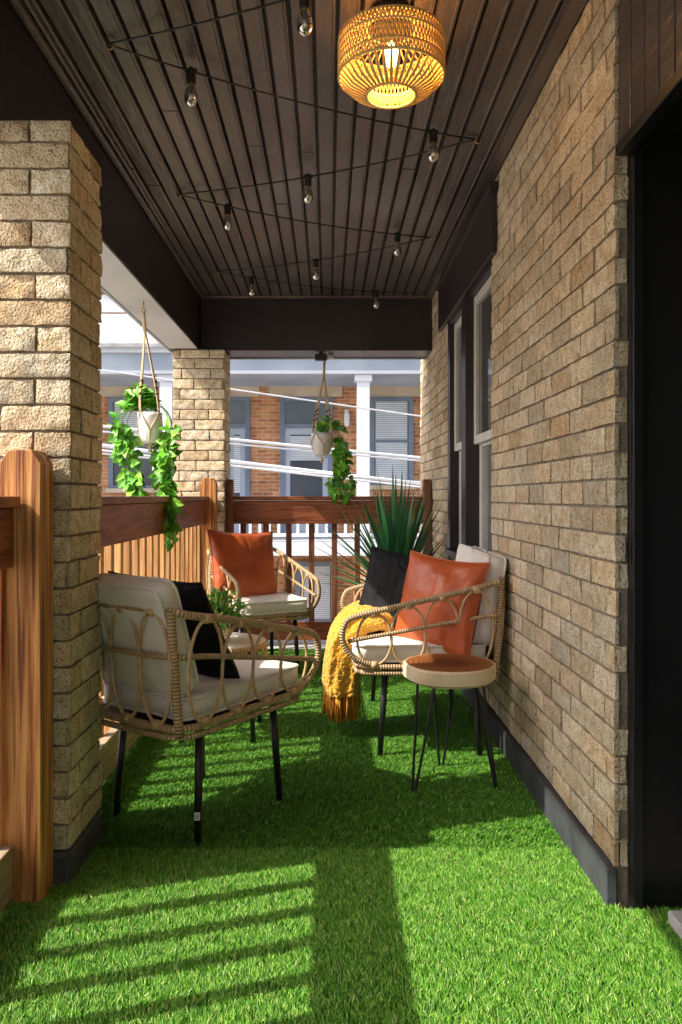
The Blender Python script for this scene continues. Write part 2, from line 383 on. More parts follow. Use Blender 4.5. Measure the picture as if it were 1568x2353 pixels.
# ------------------------------------------------------------------ columns
def column(x0,x1,y0,y1,base=True):
    e=root('brick_column'); mb=MB(); t=.012
    mb.box(x0+t,x1-t,y0+t,y1-t,-3.3,BZ-.006,'mortar'); mb.build('core',e)
    mb=MB(); zb=.1 if base else -.3
    bricks(mb,(x0+t,y0+t,0),(1,0,0),(0,-1,0),x1-x0-2*t,zb,BZ-.008,ext0=t,ext1=t,off=.06,rough=.005,res=.012,t=.010)
    bricks(mb,(x1-t,y0+t,0),(0,1,0),(1,0,0),y1-y0-2*t,zb,BZ-.008,off=.12,ext1=t,rough=.004,res=.014,t=.010)
    bricks(mb,(x0+t,y0+t,0),(0,1,0),(-1,0,0),y1-y0-2*t,zb,BZ-.008,off=.12,ext1=t,res=.03)
    bricks(mb,(x0+t,y1-t,0),(1,0,0),(0,1,0),x1-x0-2*t,zb,BZ-.008,off=.06,res=.03)
    mb.build('brick_faces',e,smooth=True)
    if base:
        mb=MB(); mb.box(x0-.004,x1+.004,y0-.01,y1+.006,-.02,.1,'base_black'); mb.build('plinth',e,bevel=.014)
column(-1.10,-.728,2.205,2.525)
column(-1.125,-.752,5.66,6.02)
column(-1.10,-.728,-1.55,-1.2)

# ------------------------------------------------------------------ ceiling, beams
ce=root('porch_ceiling'); mb=MB()
n=23; bw=(WX+.94)/n
for i in range(n):
    x0=-.94+i*bw; x1=x0+bw; ys=[-2.5]; y=-2.5+U(.5,2)
    while y<5.8: ys.append(y); y+=U(1.6,3.2)
    ys.append(5.8)
    for a,b_ in zip(ys[:-1],ys[1:]):
        dz=U(-.002,.002); c=.006; g=.003
        poly=[(x0+g,CEIL+.03),(x0+g,CEIL+c+.005+dz),(x0+g+c,CEIL+dz),
              (x1-g-c-.008,CEIL+dz),(x1-g-c-.004,CEIL-.003+dz),(x1-g-.003,CEIL-.001+dz),(x1-g,CEIL+c+.003+dz),(x1-g,CEIL+.03)]
        mb.prism(poly,'y',a+.0012,b_-.0012,'ceiling_paint')
mb.build('boards',ce)
mb=MB(); mb.box(-1.15,1.12,-2.5,6.1,CEIL+.031,CEIL+.25,'black_paint'); mb.build('roof_deck',ce)
mb=MB()
mb.tube([(-.925,-2.5,CEIL-.008),(-.925,5.75,CEIL-.008)],.018,'ceiling_paint',seg=10)
mb.tube([(-.895,-2.5,CEIL-.002),(-.895,5.75,CEIL-.002)],.009,'ceiling_paint',seg=8)
mb.box(WX-.06,WX-.013,-2.5,5.75,CEIL-.022,CEIL-.004,'ceiling_paint')
mb.tube([(-.9,5.735,CEIL-.006),(.74,5.735,CEIL-.006)],.016,'ceiling_paint',seg=10)
mb.build('trim',ce,smooth=False)
bm_=root('porch_beam'); mb=MB()
mb.box(-1.15,-.94,-2.5,6.05,BZ,CEIL+.03,'black_paint'); mb.box(-.94,WX-.013,5.75,6.05,BZ,CEIL+.03,'black_paint')
mb.build('beams',bm_,bevel=.004)
mb=MB(); mb.box(-1.148,-.944,-2.5,5.64,BZ-.006,BZ-.001,'soffit_bounce'); mb.build('soffit',bm_)  # thin sheet under the beam, coloured pale for reflected daylight
mb=MB(); mb.box(-1.17,-1.152,-2.5,6.05,BZ-.01,CEIL+.26,'bgrey_light'); mb.box(-1.17,WX,6.052,6.07,BZ-.01,CEIL+.26,'bgrey_light'); mb.build('outer_fascia',bm_)

# ------------------------------------------------------------------ floor & turf
fl=root('porch_floor'); mb=MB()
mb.box(-1.2,1.5,-2.5,6.1,-.28,-.006,'slab'); mb.build('deck_slab',fl,bevel=.01)
gr=root('artificial_grass'); 
mb=MB(); mb.box(-1.0,WX,-2.0,5.585,-.005,0,'turf_base'); mb.box(WX,1.1,.78,2.06,-.005,0,'turf_base'); mb.build('backing',gr)
def turf(name,cell,nb,h,tint,bias):
    bx=np.random.rand(nb)*cell; by=np.random.rand(nb)*cell
    az=np.random.rand(nb)*2*np.pi
    tuft=.5+.5*np.sin(bx/cell*2*np.pi*3+np.random.rand()*6)*np.sin(by/cell*2*np.pi*3+np.random.rand()*6)
    hh=h*(.55+.5*np.random.rand(nb)+.25*tuft); w=.0007+.0006*np.random.rand(nb)
    lean=np.random.rand(nb)*.9; la=np.random.rand(nb)*2*np.pi
    lx=np.cos(la)*lean*hh+bias[0]*hh; ly=np.sin(la)*lean*hh+bias[1]*hh
    dx=np.cos(az)*w; dy=np.sin(az)*w
    V=np.zeros((nb,5,3)); z=np.zeros(nb)
    V[:,0]=np.stack([bx-dx,by-dy,z],1); V[:,1]=np.stack([bx+dx,by+dy,z],1)
    V[:,2]=np.stack([bx+dx*.9+lx*.35,by+dy*.9+ly*.35,hh*.6],1); V[:,3]=np.stack([bx-dx*.9+lx*.35,by-dy*.9+ly*.35,hh*.6],1)
    V[:,4]=np.stack([bx+lx,by+ly,hh*.92],1)
    F=[];
    for i in range(nb):
        k=i*5; F.append((k,k+1,k+2,k+3)); F.append((k+3,k+2,k+4))
    me=bpy.data.meshes.new(name); me.from_pydata(V.reshape(-1,3).tolist(),[],F); me.materials.append(MATS['turf'])
    pal=np.array([(.055,.235,.012),(.095,.33,.016),(.18,.45,.035),(.34,.60,.09),(.03,.15,.010),(.44,.50,.20)])
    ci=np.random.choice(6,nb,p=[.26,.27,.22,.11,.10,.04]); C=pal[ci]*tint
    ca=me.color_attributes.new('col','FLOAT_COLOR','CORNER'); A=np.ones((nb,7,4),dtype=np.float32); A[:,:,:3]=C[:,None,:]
    A[:,0:2,:3]*=.25  # blade self-shadow painted in: roots darkened in the colour attribute
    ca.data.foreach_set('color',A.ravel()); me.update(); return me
cell=(WX+1.0)/7
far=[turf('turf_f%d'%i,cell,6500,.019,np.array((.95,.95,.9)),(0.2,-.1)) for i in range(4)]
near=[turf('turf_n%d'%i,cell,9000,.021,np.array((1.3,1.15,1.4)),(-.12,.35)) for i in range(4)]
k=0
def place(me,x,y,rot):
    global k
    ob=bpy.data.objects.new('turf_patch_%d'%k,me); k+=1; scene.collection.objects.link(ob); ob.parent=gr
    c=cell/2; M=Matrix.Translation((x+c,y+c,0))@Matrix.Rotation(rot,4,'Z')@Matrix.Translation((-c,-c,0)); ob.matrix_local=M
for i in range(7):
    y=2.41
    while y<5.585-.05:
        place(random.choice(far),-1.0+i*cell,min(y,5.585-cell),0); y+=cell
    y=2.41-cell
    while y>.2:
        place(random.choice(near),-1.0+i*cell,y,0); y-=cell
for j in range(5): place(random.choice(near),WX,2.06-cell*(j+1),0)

# ------------------------------------------------------------------ railings
def post(mb,x0,x1,y0,y1,z0,z1,m='wood_post',axis='y'):
    c=.024
    if axis=='y': poly=[(x0,z0),(x1,z0),(x1,z1-c*1.5),(x1-c,z1),(x0+c,z1),(x0,z1-c*1.5)]; mb.prism(poly,'y',y0,y1,m)
    else: poly=[(y0,z0),(y1,z0),(y1,z1-c*1.5),(y1-c,z1),(y0+c,z1),(y0,z1-c*1.5)]; mb.prism(poly,'x',x0,x1,m)
def side_rail(y0,y1,posts,pm,x=-.875):
    e=root('deck_railing'); mb=MB()
    mb.box(x-.06,x+.055,y0,y1,1.07,1.10,'wood_rail'); mb.box(x+.0,x+.036,y0,y1,.91,1.069,'wood_rail'); mb.box(x-.04,x-.001,y0,y1,.98,1.069,'wood_rail')
    mb.box(x+.0,x+.036,y0,y1,.03,.17,'wood_grey')
    mb.build('rails',e,bevel=.004)
    mb=MB(); y=y0+.06
    while y<y1-.03:
        g=U(.8,1.15); mb.box(x-.039,x-.002,y,y+.04,.02,.978,pm,(g,g*U(.92,1.02),g*U(.85,1))); y+=.145
    mb.build('balusters',e,bevel=.003)
    mb=MB()
    for (a,b_) in posts: post(mb,x-.005,x+.105,a,b_,.0,1.225)
    mb.build('posts',e,bevel=.0025)
side_rail(-1.2,2.09,[(2.095,2.195)],'wood_picket')
side_rail(2.53,5.655,[(2.53,2.62),(5.36,5.45)],'wood_picket')
e=root('deck_railing'); mb=MB()
Y=5.86
mb.box(-.745,.752,Y-.05,Y+.06,1.07,1.10,'wood_rail_x'); mb.box(-.745,.752,Y-.036,Y,.895,1.069,'wood_rail_x'); mb.box(-.745,.752,Y-.036,Y+0,.03,.165,'wood_rail_x')
mb.build('rails',e,bevel=.004)
mb=MB(); x=-.66
while x<.72: mb.box(x,x+.042,Y+.002,Y+.04,.02,1.069,'wood_dark_picket'); x+=.171
mb.build('balusters',e,bevel=.003)
mb=MB(); post(mb,-.748,-.70,Y-.13,Y-.04,0,1.225,'wood_dark_picket','x'); post(mb,.70,.755,Y-.13,Y-.04,0,1.225,'wood_dark_picket','x'); mb.build('posts',e,bevel=.004)

# ------------------------------------------------------------------ rattan seating
def cushion(e,name,x0,x1,y0,y1,z0,z1,M=None,tuft=False):
    mb=MB(); NX,NY=18,14; cx,cy=(x0+x1)/2,(y0+y1)/2; hx,hy,hz=(x1-x0)/2,(y1-y0)/2,(z1-z0)/2; cz=(z0+z1)/2
    rc=.035
    def pt(i,j,s):
        u=-1+2*i/NX; v=-1+2*j/NY
        x=u*hx; y=v*hy
        ax=max(abs(x)-(hx-rc),0); ay=max(abs(y)-(hy-rc),0); l=math.hypot(ax,ay)
        if l>0 and ax>0 and ay>0:
            f=max(ax,ay)/l; x=math.copysign(hx-rc+ax*f,x); y=math.copysign(hy-rc+ay*f,y)
        puff=.010*(1-u**4)*(1-v**4)+.004*noise.noise(Vector((u*3,v*3,x0*9+s)))
        if tuft:
            for tx in (-.45,.45):
                for ty in (-.4,.4):
                    d=math.hypot(u-tx,v-ty); puff-=.016*math.exp(-(d/.16)**2)
        return (cx+x,cy+y,cz+s*(hz+puff-.004))
    top=[];bot=[]
    for s,L_ in ((1,top),(-1,bot)):
        b=len(mb.v)
        for j in range(NY+1):
            for i in range(NX+1): mb.v.append(pt(i,j,s))
        for j in range(NY):
            for i in range(NX):
                q=[b+j*(NX+1)+i,b+j*(NX+1)+i+1,b+(j+1)*(NX+1)+i+1,b+(j+1)*(NX+1)+i]
                mb.face(q if s>0 else q[::-1],'cream')
        L_+=[b+i for i in range(NX+1)]+[b+j*(NX+1)+NX for j in range(1,NY+1)]+[b+NY*(NX+1)+i for i in range(NX-1,-1,-1)]+[b+j*(NX+1) for j in range(NY-1,0,-1)]
    n=len(top)
    for k in range(n):
        l=(k+1)%n; mb.face([top[l],top[k],bot[k],bot[l]],'cream')
    for L_ in (top,bot):
        mb.tube([mb.v[a] for a in L_],.0050,'cream',seg=6,closed=True)
    return mb.build(name,e,smooth=True,M=M)
def pillow(e,name,size,thick,m,loc,rz,tilt,roll=0,seam=False,wrinkle=1.0):
    mb=MB(); N=36; h=size/2
    def pt(i,j,s):
        u=-1+2*i/N; v=-1+2*j/N
        px=u*(1-.085*(1-v*v)*(abs(u)**2)); pz=v*(1-.085*(1-u*u)*(abs(v)**2))
        t=thick*((1-u**2)*(1-v**2))**.42*.5
        wr=.008*noise.noise(Vector((u*2.5,v*2.5,s*3+size*7)))+.004*math.sin(9*(u*v)+3*u)*((1-u*u)*(1-v*v))
        for cu in (-1,1):
            for cv in (-1,1):
                dx,dy=u-cu,v-cv; d=math.hypot(dx,dy); a=math.atan2(dy,dx)
                wr+=.0035*math.sin(a*14+cu*2+cv)*math.exp(-((d-.35)/.28)**2)*wrinkle
        if seam: t-=.004*math.exp(-(u/.035)**2)+.004*math.exp(-(v/.035)**2)
        return (px*h,s*max(t+wr*(1-max(abs(u),abs(v))**6),0.0),pz*h)
    for s in (1,-1):
        b=len(mb.v)
        for j in range(N+1):
            for i in range(N+1): mb.v.append(pt(i,j,s))
        for j in range(N):
            for i in range(N):
                q=[b+j*(N+1)+i,b+j*(N+1)+i+1,b+(j+1)*(N+1)+i+1,b+(j+1)*(N+1)+i]
                mb.face(q[::-1] if s>0 else q,m)
    edge=[pt(i,0,0) for i in range(N)]+[pt(N,j,0) for j in range(N)]+[pt(i,N,0) for i in range(N,0,-1)]+[pt(0,j,0) for j in range(N,0,-1)]
    mb.tube(edge,.004,m,seg=6,closed=True)
    M=Matrix.Translation(loc)@Matrix.Rotation(rz,4,'Z')@Matrix.Rotation(tilt,4,'X')@Matrix.Rotation(roll,4,'Y')
    return mb.build(name,e,smooth=True,M=M)

def rattan_seat(name,w,loc,fwd,backs=1,nback=3,legx=None,B=0.0,lean=100):
    e=root(name,loc,math.atan2(-fwd[0],fwd[1]))
    zt=lambda y:.60+(.33-y)/.62*.145
    mb=MB()
    half=[(w-.005,.22,.395),(w+.01,.31,.425),(w+.02,.365,.50),(w+.02,.355,.575),(w+.018,.30,zt(.30)),(w+.015,.1,zt(.1)),(w+.010,-.12,zt(-.12)),(w-.0,-.24-B,zt(-.25)),(w-.04,-.295-B,.752)]
    top=half+[(0,-.315-B,.757)]+[(-x,y,z) for x,y,z in half[::-1]]
    mb.tube(top,.0125,'rattan_wrap',seg=10,smooth=6)
    hm=[(w+.012,.345,.50),(w+.008,.1,.545),(w+.003,-.2,.60),(w-.035,-.285-B,.612)]
    mid=hm+[(0,-.305-B,.612)]+[(-x,y,z) for x,y,z in hm[::-1]]
    mb.tube(mid,.009,'rattan_wrap',seg=8,smooth=6)
    c=.06
    for zz,r in ((.392,.012),(.366,.010)):
        rect=[(w,.24),(w,0),(w,-.21-B),(w-c*.4,-.265-B),(w-c,-.285-B),(0,-.29-B),(-w+c,-.285-B),(-w+c*.4,-.265-B),(-w,-.21-B),(-w,0),(-w,.24),(-w+c*.5,.29),(-w+c*1.3,.31),(0,.315),(w-c*1.3,.31),(w-c*.5,.29)]
        mb.tube([(x,y,zz) for x,y in rect],r,'rattan_wrap',seg=10,smooth=4,closed=True)
    for s in (1,-1):
        mb.tube([(s*(w-.02),-.272-B,.37),(s*(w-.025),-.285-B,.55),(s*(w-.032),-.298-B,.755)],.014,'rattan_wrap',seg=10,smooth=3)
        mb.tube([(s*(w-.002),.24,.37),(s*(w+.005),.31,.42)],.012,'rattan_wrap',seg=8)
    mb.build('frame',e,smooth=True)
    mb=MB()
    def oval(p,q,tan,a,r=.0055):
        p=Vector(p);q=Vector(q);tan=Vector(tan).normalized(); cc=(p+q)/2; v=(q-p)/2
        mb.tube([cc+tan*a*math.cos(t)+v*math.sin(t) for t in [2*math.pi*k/24 for k in range(24)]],r,'rattan_cane',seg=7,closed=True)
        for P in (p,q): mb.tube([P-tan*.012,P+tan*.012],.0155,'rattan_cane',seg=8)
    sp=(.42+B)/3; ys=[-.185-B+sp*i for i in range(4)]
    for s in (1,-1):
        for y in ys: oval((s*(w+.002),y,.40),(s*(w+.012),y,zt(y)-.008),(0,1,0),sp*.51)
    for i in range(nback):
        x=-w+.03+(2*w-.06)*(i+.5)/nback
        oval((x,-.29-B,.40),(x,-.312-B,.748),(1,0,0),(w-.03)/nback*1.05)
    mb.build('cane_ovals',e,smooth=True)
    mb=MB(); lx=legx or w-.045
    for sx in (1,-1):
        for sy in (1,-1):
            mb.tube([(sx*(lx-.015),sy*.185,.385),(sx*lx,sy*.21,.0)],[.0145,.0115],'metal_black',seg=12)
            mb.tube([(sx*lx,sy*.21,.0),(sx*lx,sy*.21,.012)],.0135,'metal_black',seg=12)
    mb.box(-w+.03,w-.03,-.26-B,.28,.372,.388,'metal_black')
    mb.build('legs',e,smooth=True)
    n=backs; ww=w-.03
    for i in range(n):
        a=-w+.022+(2*w-.044)*i/n; b_=-w+.022+(2*w-.044)*(i+1)/n
        cushion(e,'seat_cushion_%d'%i,a+.003,b_-.003,-.235-B,.325,.405,.478)
        a=-ww+.012+(2*ww-.024)*i/n; b_=-ww+.012+(2*ww-.024)*(i+1)/n
        M=Matrix.Translation((0,-.215-B+(lean-100)*.004,.475))@Matrix.Rotation(math.radians(lean),4,'X')
        cushion(e,'back_cushion_%d'%i,a+.003,b_-.003,0,.375,-.035,.045,M=M,tuft=True)
    return e
f1=(.565,.825)
ch=rattan_seat('rattan_armchair',.228,(-.45,2.745,0),f1,legx=.19,B=.035,lean=107)
pillow(ch,'black_pillow',.43,.13,'black_fabric',(-.035,-.085,.648),0,math.radians(31),.04)
mb=MB(); mb.box(-.009,.009,-.0006,.0006,-.012,.012,'label')
lm=Matrix.Translation((.202,-.2235,.10))@Matrix.Rotation(math.atan2(f1[0],f1[1]),4,'Z'); mb.build('tag',ch,M=lm)
tx=bpy.data.curves.new('tag_text','FONT'); tx.body='m'; tx.size=.022; tx.align_x='CENTER'; tx.align_y='CENTER'; tx.extrude=.0003
to=bpy.data.objects.new('tag_text',tx); scene.collection.objects.link(to); to.parent=ch; tx.materials.append(MATS['metal_black'])
to.matrix_local=lm@Matrix.Translation((0,-.0012,0))@Matrix.Rotation(math.pi/2,4,'X')@Matrix.Rotation(math.radians(90),4,'Z')
c2=rattan_seat('rattan_armchair',.235,(-.45,4.93,0),(.45,-.89))
pillow(c2,'leather_pillow',.48,.16,'leather',(.075,-.03,.65),.2,math.radians(15),-.06,seam=True)
ls=rattan_seat('rattan_loveseat',.475,(.435,3.72,0),(-1,0.02),backs=2,nback=6)
pw=root('throw_pillow',(.475,3.38,.635)); pillow(pw,'leather_cover',.42,.15,'leather',(0,0,0),math.radians(-44),math.radians(-14),.08,seam=True)
pw=root('throw_pillow',(.335,3.56,.635)); pillow(pw,'black_cover',.43,.14,'black_fabric',(0,0,0),math.radians(-26),math.radians(-20),.14)

th=root('throw_blanket'); mb=MB()
st=[(.30,.50,.15,.045),(.25,.54,.165,.055),(.19,.545,.175,.062),(.13,.525,.175,.07),(.085,.455,.17,.08),(.07,.36,.16,.087),(.06,.26,.15,.085),(.062,.20,.145,.08)]
YB=3.62
P=catmull([Vector((a,b_,0)) for a,b_,_,_ in st],4); n=len(P); NS=56; b=0
for i,p in enumerate(P):
    tt=i/(n-1); w=np.interp(tt,np.linspace(0,1,8),[s[2] for s in st]); h=np.interp(tt,np.linspace(0,1,8),[s[3] for s in st])
    d=(P[min(i+1,n-1)]-P[max(i-1,0)]).normalized(); nx,nz=-d.y,d.x
    for k_ in range(NS):
        a=2*math.pi*k_/NS; cy=math.copysign(abs(math.cos(a))**.8,math.cos(a)); sz=math.copysign(abs(math.sin(a))**.8,math.sin(a))
        fold=1+.06*math.sin(a*5+tt*2)+.05*math.sin(a*9-tt*3)
        q=Vector((p.x+nx*sz*h*fold,YB+cy*w*fold,p.y+nz*sz*h*fold))
        q+=Vector((1,1,1))*0.006*noise.noise(q*30)
        rr=.007*noise.noise(q*70); q+=Vector((nx*sz,cy,nz*sz))*rr
        mb.v.append(tuple(q))
for i in range(n-1):
    for k_ in range(NS):
        l=(k_+1)%NS; mb.face([i*NS+k_,i*NS+l,(i+1)*NS+l,(i+1)*NS+k_],'throw')
mb.face(range(NS),'throw'); mb.face(range((n-1)*NS,n*NS),'throw')
ob=mb.build('blanket',th,smooth=True,sub=2)
tex=bpy.data.textures.new('boucle','CLOUDS'); tex.noise_scale=.012; md=ob.modifiers.new('d','DISPLACE'); md.texture=tex; md.strength=.014; md.mid_level=.5
mb=MB()
for i in range(230):
    a=2*math.pi*R(); rr=math.sqrt(U(.3,1)); x=.062+.080*rr*math.sin(a); y=YB+.145*rr*math.cos(a)
    mb.tube([(x,y,.225),(x+U(-.006,.006),y+U(-.008,.008),.16),(x+U(-.012,.012),y+U(-.012,.012),U(.09,.115))],[.006,.0045],'fringe',seg=5)
mb.build('fringe_edge',th,smooth=True)

st_=root('wood_slice_table',(.462,3.0,0)); mb=MB()
N=64; rs=[.176+.004*math.sin(3*2*math.pi*k/N+1)+.003*math.sin(5*2*math.pi*k/N) for k in range(N)]
prof=[(.93,.402),(1.0,.412),(1.005,.435),(.995,.458),(.965,.464)]
for s_,z in prof:
    for k_ in range(N): a=2*math.pi*k_/N; mb.v.append((rs[k_]*s_*math.cos(a),rs[k_]*s_*math.sin(a),z))
for i in range(len(prof)-1):
    for k_ in range(N):
        l=(k_+1)%N; mb.face([i*N+k_,i*N+l,(i+1)*N+l,(i+1)*N+k_],'slice_edge')
mb.face([k_ for k_ in range(N)][::-1],'slice_edge'); mb.face([4*N+k_ for k_ in range(N)],'slice_top')
mb.build('top',st_)
mb=MB()
for (fx,fy) in ((-.135,-.10),(.15,-.07),(-.005,.155)):
    a=math.atan2(fy,fx); r=math.hypot(fx,fy); t=Vector((-math.sin(a),math.cos(a),0)); o=Vector((math.cos(a),math.sin(a),0))
    A=o*r*.72+t*.045+Vector((0,0,.402)); B=o*r*.72-t*.045+Vector((0,0,.402)); F=o*r*1.08
    mb.tube([A,A.lerp(F+t*.008,.5),F+t*.008+Vector((0,0,.02)),F+Vector((0,0,.006)),F-t*.008+Vector((0,0,.02)),B.lerp(F-t*.008,.5),B],.0052,'metal_black',seg=8,smooth=4)
    mb.box(-.03,.03,-.055,.055,.398,.403,'metal_black',M=Matrix.Translation(o*r*.72)@Matrix.Rotation(a,4,'Z'))
mb.build('hairpin_legs',st_,smooth=False)

rt=root('rattan_side_table',(-.49,3.62,0)); mb=MB()
def circ(r,z,n=24): return [(r*math.cos(2*math.pi*k/n),r*math.sin(2*math.pi*k/n),z) for k in range(n)]
mb.tube(circ(.20,.42),.013,'rattan_wrap',closed=True,seg=8); mb.tube(circ(.20,.30),.010,'rattan_wrap',closed=True,seg=8)
for k_ in range(12):
    a=2*math.pi*k_/12; c=Vector((.2*math.cos(a),.2*math.sin(a),.36)); t=Vector((-math.sin(a),math.cos(a),0))
    mb.tube([c+t*.05*math.cos(q)+Vector((0,0,.058))*math.sin(q) for q in [2*math.pi*i/18 for i in range(18)]],.0055,'rattan_cane',closed=True,seg=6)
mb.lathe([(0,.428),(.2,.428),(.2,.436),(0,.436)],0,0,0,'cream',seg=32)
for k_ in range(4):
    a=math.pi/4+k_*math.pi/2; mb.tube([(.19*math.cos(a),.19*math.sin(a),.42),(.225*math.cos(a),.225*math.sin(a),0)],.011,'metal_black')
mb.build('frame',rt,smooth=True)

# ------------------------------------------------------------------ plants
def leaf(mb,p,dirv,up,L_,W,col,m='leaf',droop=.25):
    d=Vector(dirv).normalized(); u=Vector(up); s=d.cross(u); s=s.normalized() if s.length>1e-4 else d.orthogonal().normalized(); nn=s.cross(d)
    p=Vector(p); b=len(mb.v)
    prof=[(0,0),(-.08,.55),(.2,1.0),(.55,.72),(.85,.25),(1,0)]
    rib=[0,.0,.2,.55,.85,1]
    def P(a,w): return tuple(p+d*L_*a+s*W*.5*w-nn*(droop*L_*max(a,0)**2)+nn*abs(w)*W*.14)
    for (a,w),rb in zip(prof,rib):
        mb.v.append(P(a,w)); mb.v.append(P(rb,0)); mb.v.append(P(a,-w))
    for i in range(5):
        k0=b+i*3;k1=k0+3
        mb.face([k0+1,k0,k1,k1+1],m,col); mb.face([k0+2,k0+1,k1+1,k1+2],m,[c*.88 for c in col])
def green():
    g=U(.75,1.25); t=R()
    if t<.3: return (.08*g,.31*g,.02*g)
    if t<.75: return (.16*g,.49*g,.03*g)
    return (.31*g,.68*g,.07*g)
def rnd():
    v=Vector((random.gauss(0,1),random.gauss(0,1),random.gauss(0,1))); return v.normalized()
def hanging(x,y,ztop,zpot,rp,hp,vines,crown,seed,px=0.0):
    random.seed(seed)
    e=root('hanging_planter',(x,y,0)); mb=MB()
    z0=zpot-hp
    mb.lathe([(0,z0),(rp*.55,z0),(rp*.72,z0+.015),(rp*.9,z0+hp*.45),(rp,z0+hp*.85),(rp*1.0,zpot),(rp*.93,zpot),(rp*.9,zpot-.02),(0,zpot-.02)],px,0,0,'pot_white',seg=32)
    mb.build('pot',e,smooth=True)
    mb=MB(); mb.lathe([(0,zpot-.012),(rp*.9,zpot-.018)],px,0,0,'soil'); mb.build('soil',e)
    mb=MB(); zs=ztop-.16; C0=Vector((px,0,0))
    mb.tube([(0,0,ztop),(0,0,ztop-.04)],.004,'brass'); 
    mb.tube([(.0,0,ztop-.03),(.012,0,ztop-.045),(0,0,ztop-.062),(-.012,0,ztop-.045)],.003,'brass',closed=True,smooth=4)
    mb.tube([(0,0,ztop-.055),(px*.2,0,zs)],[.009,.012,.008,.011],'rope',smooth=1)
    for k_ in range(4):
        a=math.pi/4+k_*math.pi/2+.2; ca,sa=math.cos(a),math.sin(a); r1=rp*1.06
        for s in (-1,1):
            off=Vector((-sa,ca,0))*.004*s
            zb=zpot+.10
            mb.tube([off*.5+Vector((px*.2,0,zs+.01)),off+Vector((px*.55+ca*r1*.45,sa*r1*.45,(zs+zb)/2)),off+Vector((px*.8+ca*r1*.9,sa*r1*.9,zb)),off+C0+Vector((ca*r1,sa*r1,zpot))],.0038,'rope',seg=6,smooth=4)
            a2=a+s*math.pi/4
            mb.tube([C0+off+Vector((ca*r1,sa*r1,zpot)),C0+Vector((math.cos((a+a2)/2)*r1,math.sin((a+a2)/2)*r1,zpot-hp*.3)),C0+Vector((math.cos(a2)*rp*.93,math.sin(a2)*rp*.93,zpot-hp*.62)),C0+Vector((math.cos(a2)*rp*.5,math.sin(a2)*rp*.5,z0-.004)),C0+Vector((0,0,z0-.02))],.0036,'rope',seg=6,smooth=4)
        for dz in (.10,.135,.17):
            f=1-(dz-.1)/(zs-zpot-.1)*1.0
            c=Vector((px*.8+ca*r1*.9*f,sa*r1*.9*f,zpot+dz)); mb.tube([c-Vector((0,0,.008)),c+Vector((0,0,.0)),c+Vector((0,0,.008))],[.006,.0115,.006],'bead',seg=8)
    mb.tube([(px,0,z0-.01),(px,0,z0-.05)],[.008,.012],'rope')
    mb.build('macrame_hanger',e,smooth=True)
    mb=MB()
    for i in range(crown[0]):
        a=U(0,2*math.pi); r=rp*U(.1,1.3); y_=r*math.sin(a)*.8+.02
        if y_<-.01: y_=-.01
        p=Vector((px+r*math.cos(a)+crown[1],y_,zpot+U(.02,crown[2])*(1.3-r/rp*.5)))
        d=Vector((math.cos(a),abs(math.sin(a))*.6-.2,U(-.1,.8)))+rnd()*.45; leaf(mb,p,d,(rnd()*.5+Vector((0,-.5,1))),U(.048,.07),U(.042,.058),green(),droop=.15)
    for (vx,vy,zl,ex,ey,nl) in vines:
        pts=[Vector((px,0,zpot+.01)),Vector((px+(vx-px)*.6,vy*.6,zpot+.035)),Vector((vx,vy,zpot-.03))]
        z=zpot-.03; T=z-zl
        while z>zl:
            z-=.05; q=min((zpot-.03-z)/T,1); f=1-(1-q)**1.3; f=f*min(1,max(.0,(zpot-z)/(hp*1.2)))
            pts.append(Vector((vx+(ex-vx)*f+U(-.012,.012),vy+(ey-vy)*f+U(-.012,.012),z)))
        mb.tube(pts,.002,'leaf',seg=5,c=(.1,.3,.03),smooth=2)
        C=catmull(pts,4)
        for q in range(nl):
            p=C[int(U(.25,.999)*len(C))]; d=rnd()+Vector((0,-.3,-.5)); leaf(mb,p+d*.012,d,Vector((0,-1,.6))+rnd()*.7,U(.045,.068),U(.04,.057),green())
    mb.build('foliage',e,smooth=False)
hanging(-1.01,4.28,BZ-.006,1.555,.066,.165,
  [(-.12,.02,1.20,-.10,-.02,34),(-.14,-.01,1.28,-.12,-.03,30),(-.11,-.03,1.10,-.05,-.04,38),(-.10,.05,1.06,.0,-.03,38),(-.13,.0,1.12,-.02,-.05,32),(.14,.03,1.10,.07,-.05,20),(.15,.0,1.12,.14,-.10,26),(.14,-.03,.94,.195,-.25,52),(.14,.03,.91,.215,-.28,46),(.15,-.05,1.0,.16,-.22,34),(.04,.12,1.08,.10,-.02,26)],(130,-.06,.11),11,px=.035)
hanging(-.03,5.9,BZ,1.575,.080,.17,[(.10,.03,1.15,.11,0,30),(.12,-.02,1.12,.14,-.1,34),(.14,-.01,1.12,.17,-.1,30),(.10,.06,1.25,.08,0,22),(.13,.04,1.18,.2,-.05,26),(.11,-.03,1.13,.06,-.12,24)],(50,.06,.08),23,px=-.02)
random.seed(3)
pp=root('potted_plant',(-.50,3.56,.437)); mb=MB()
mb.lathe([(0,0),(.048,0),(.052,.01),(.058,.10),(.054,.10),(.052,.085),(0,.085)],0,0,0,'pot_white',seg=28)
mb.build('pot',pp,smooth=True)
mb=MB()
for i in range(7):
    for k_ in range(16):
        a=2*math.pi*(k_+.5*(i%2))/16; r=.0525+.006*(i+.5)/7
        z=.014+i*.0125; c=Vector((r*math.cos(a),r*math.sin(a),z)); o_=Vector((math.cos(a),math.sin(a),0))
        mb.tube([c-o_*.001,c+o_*.001],.0032,'pot_dark',seg=6)
mb.build('dot_pattern',pp)
mb=MB()
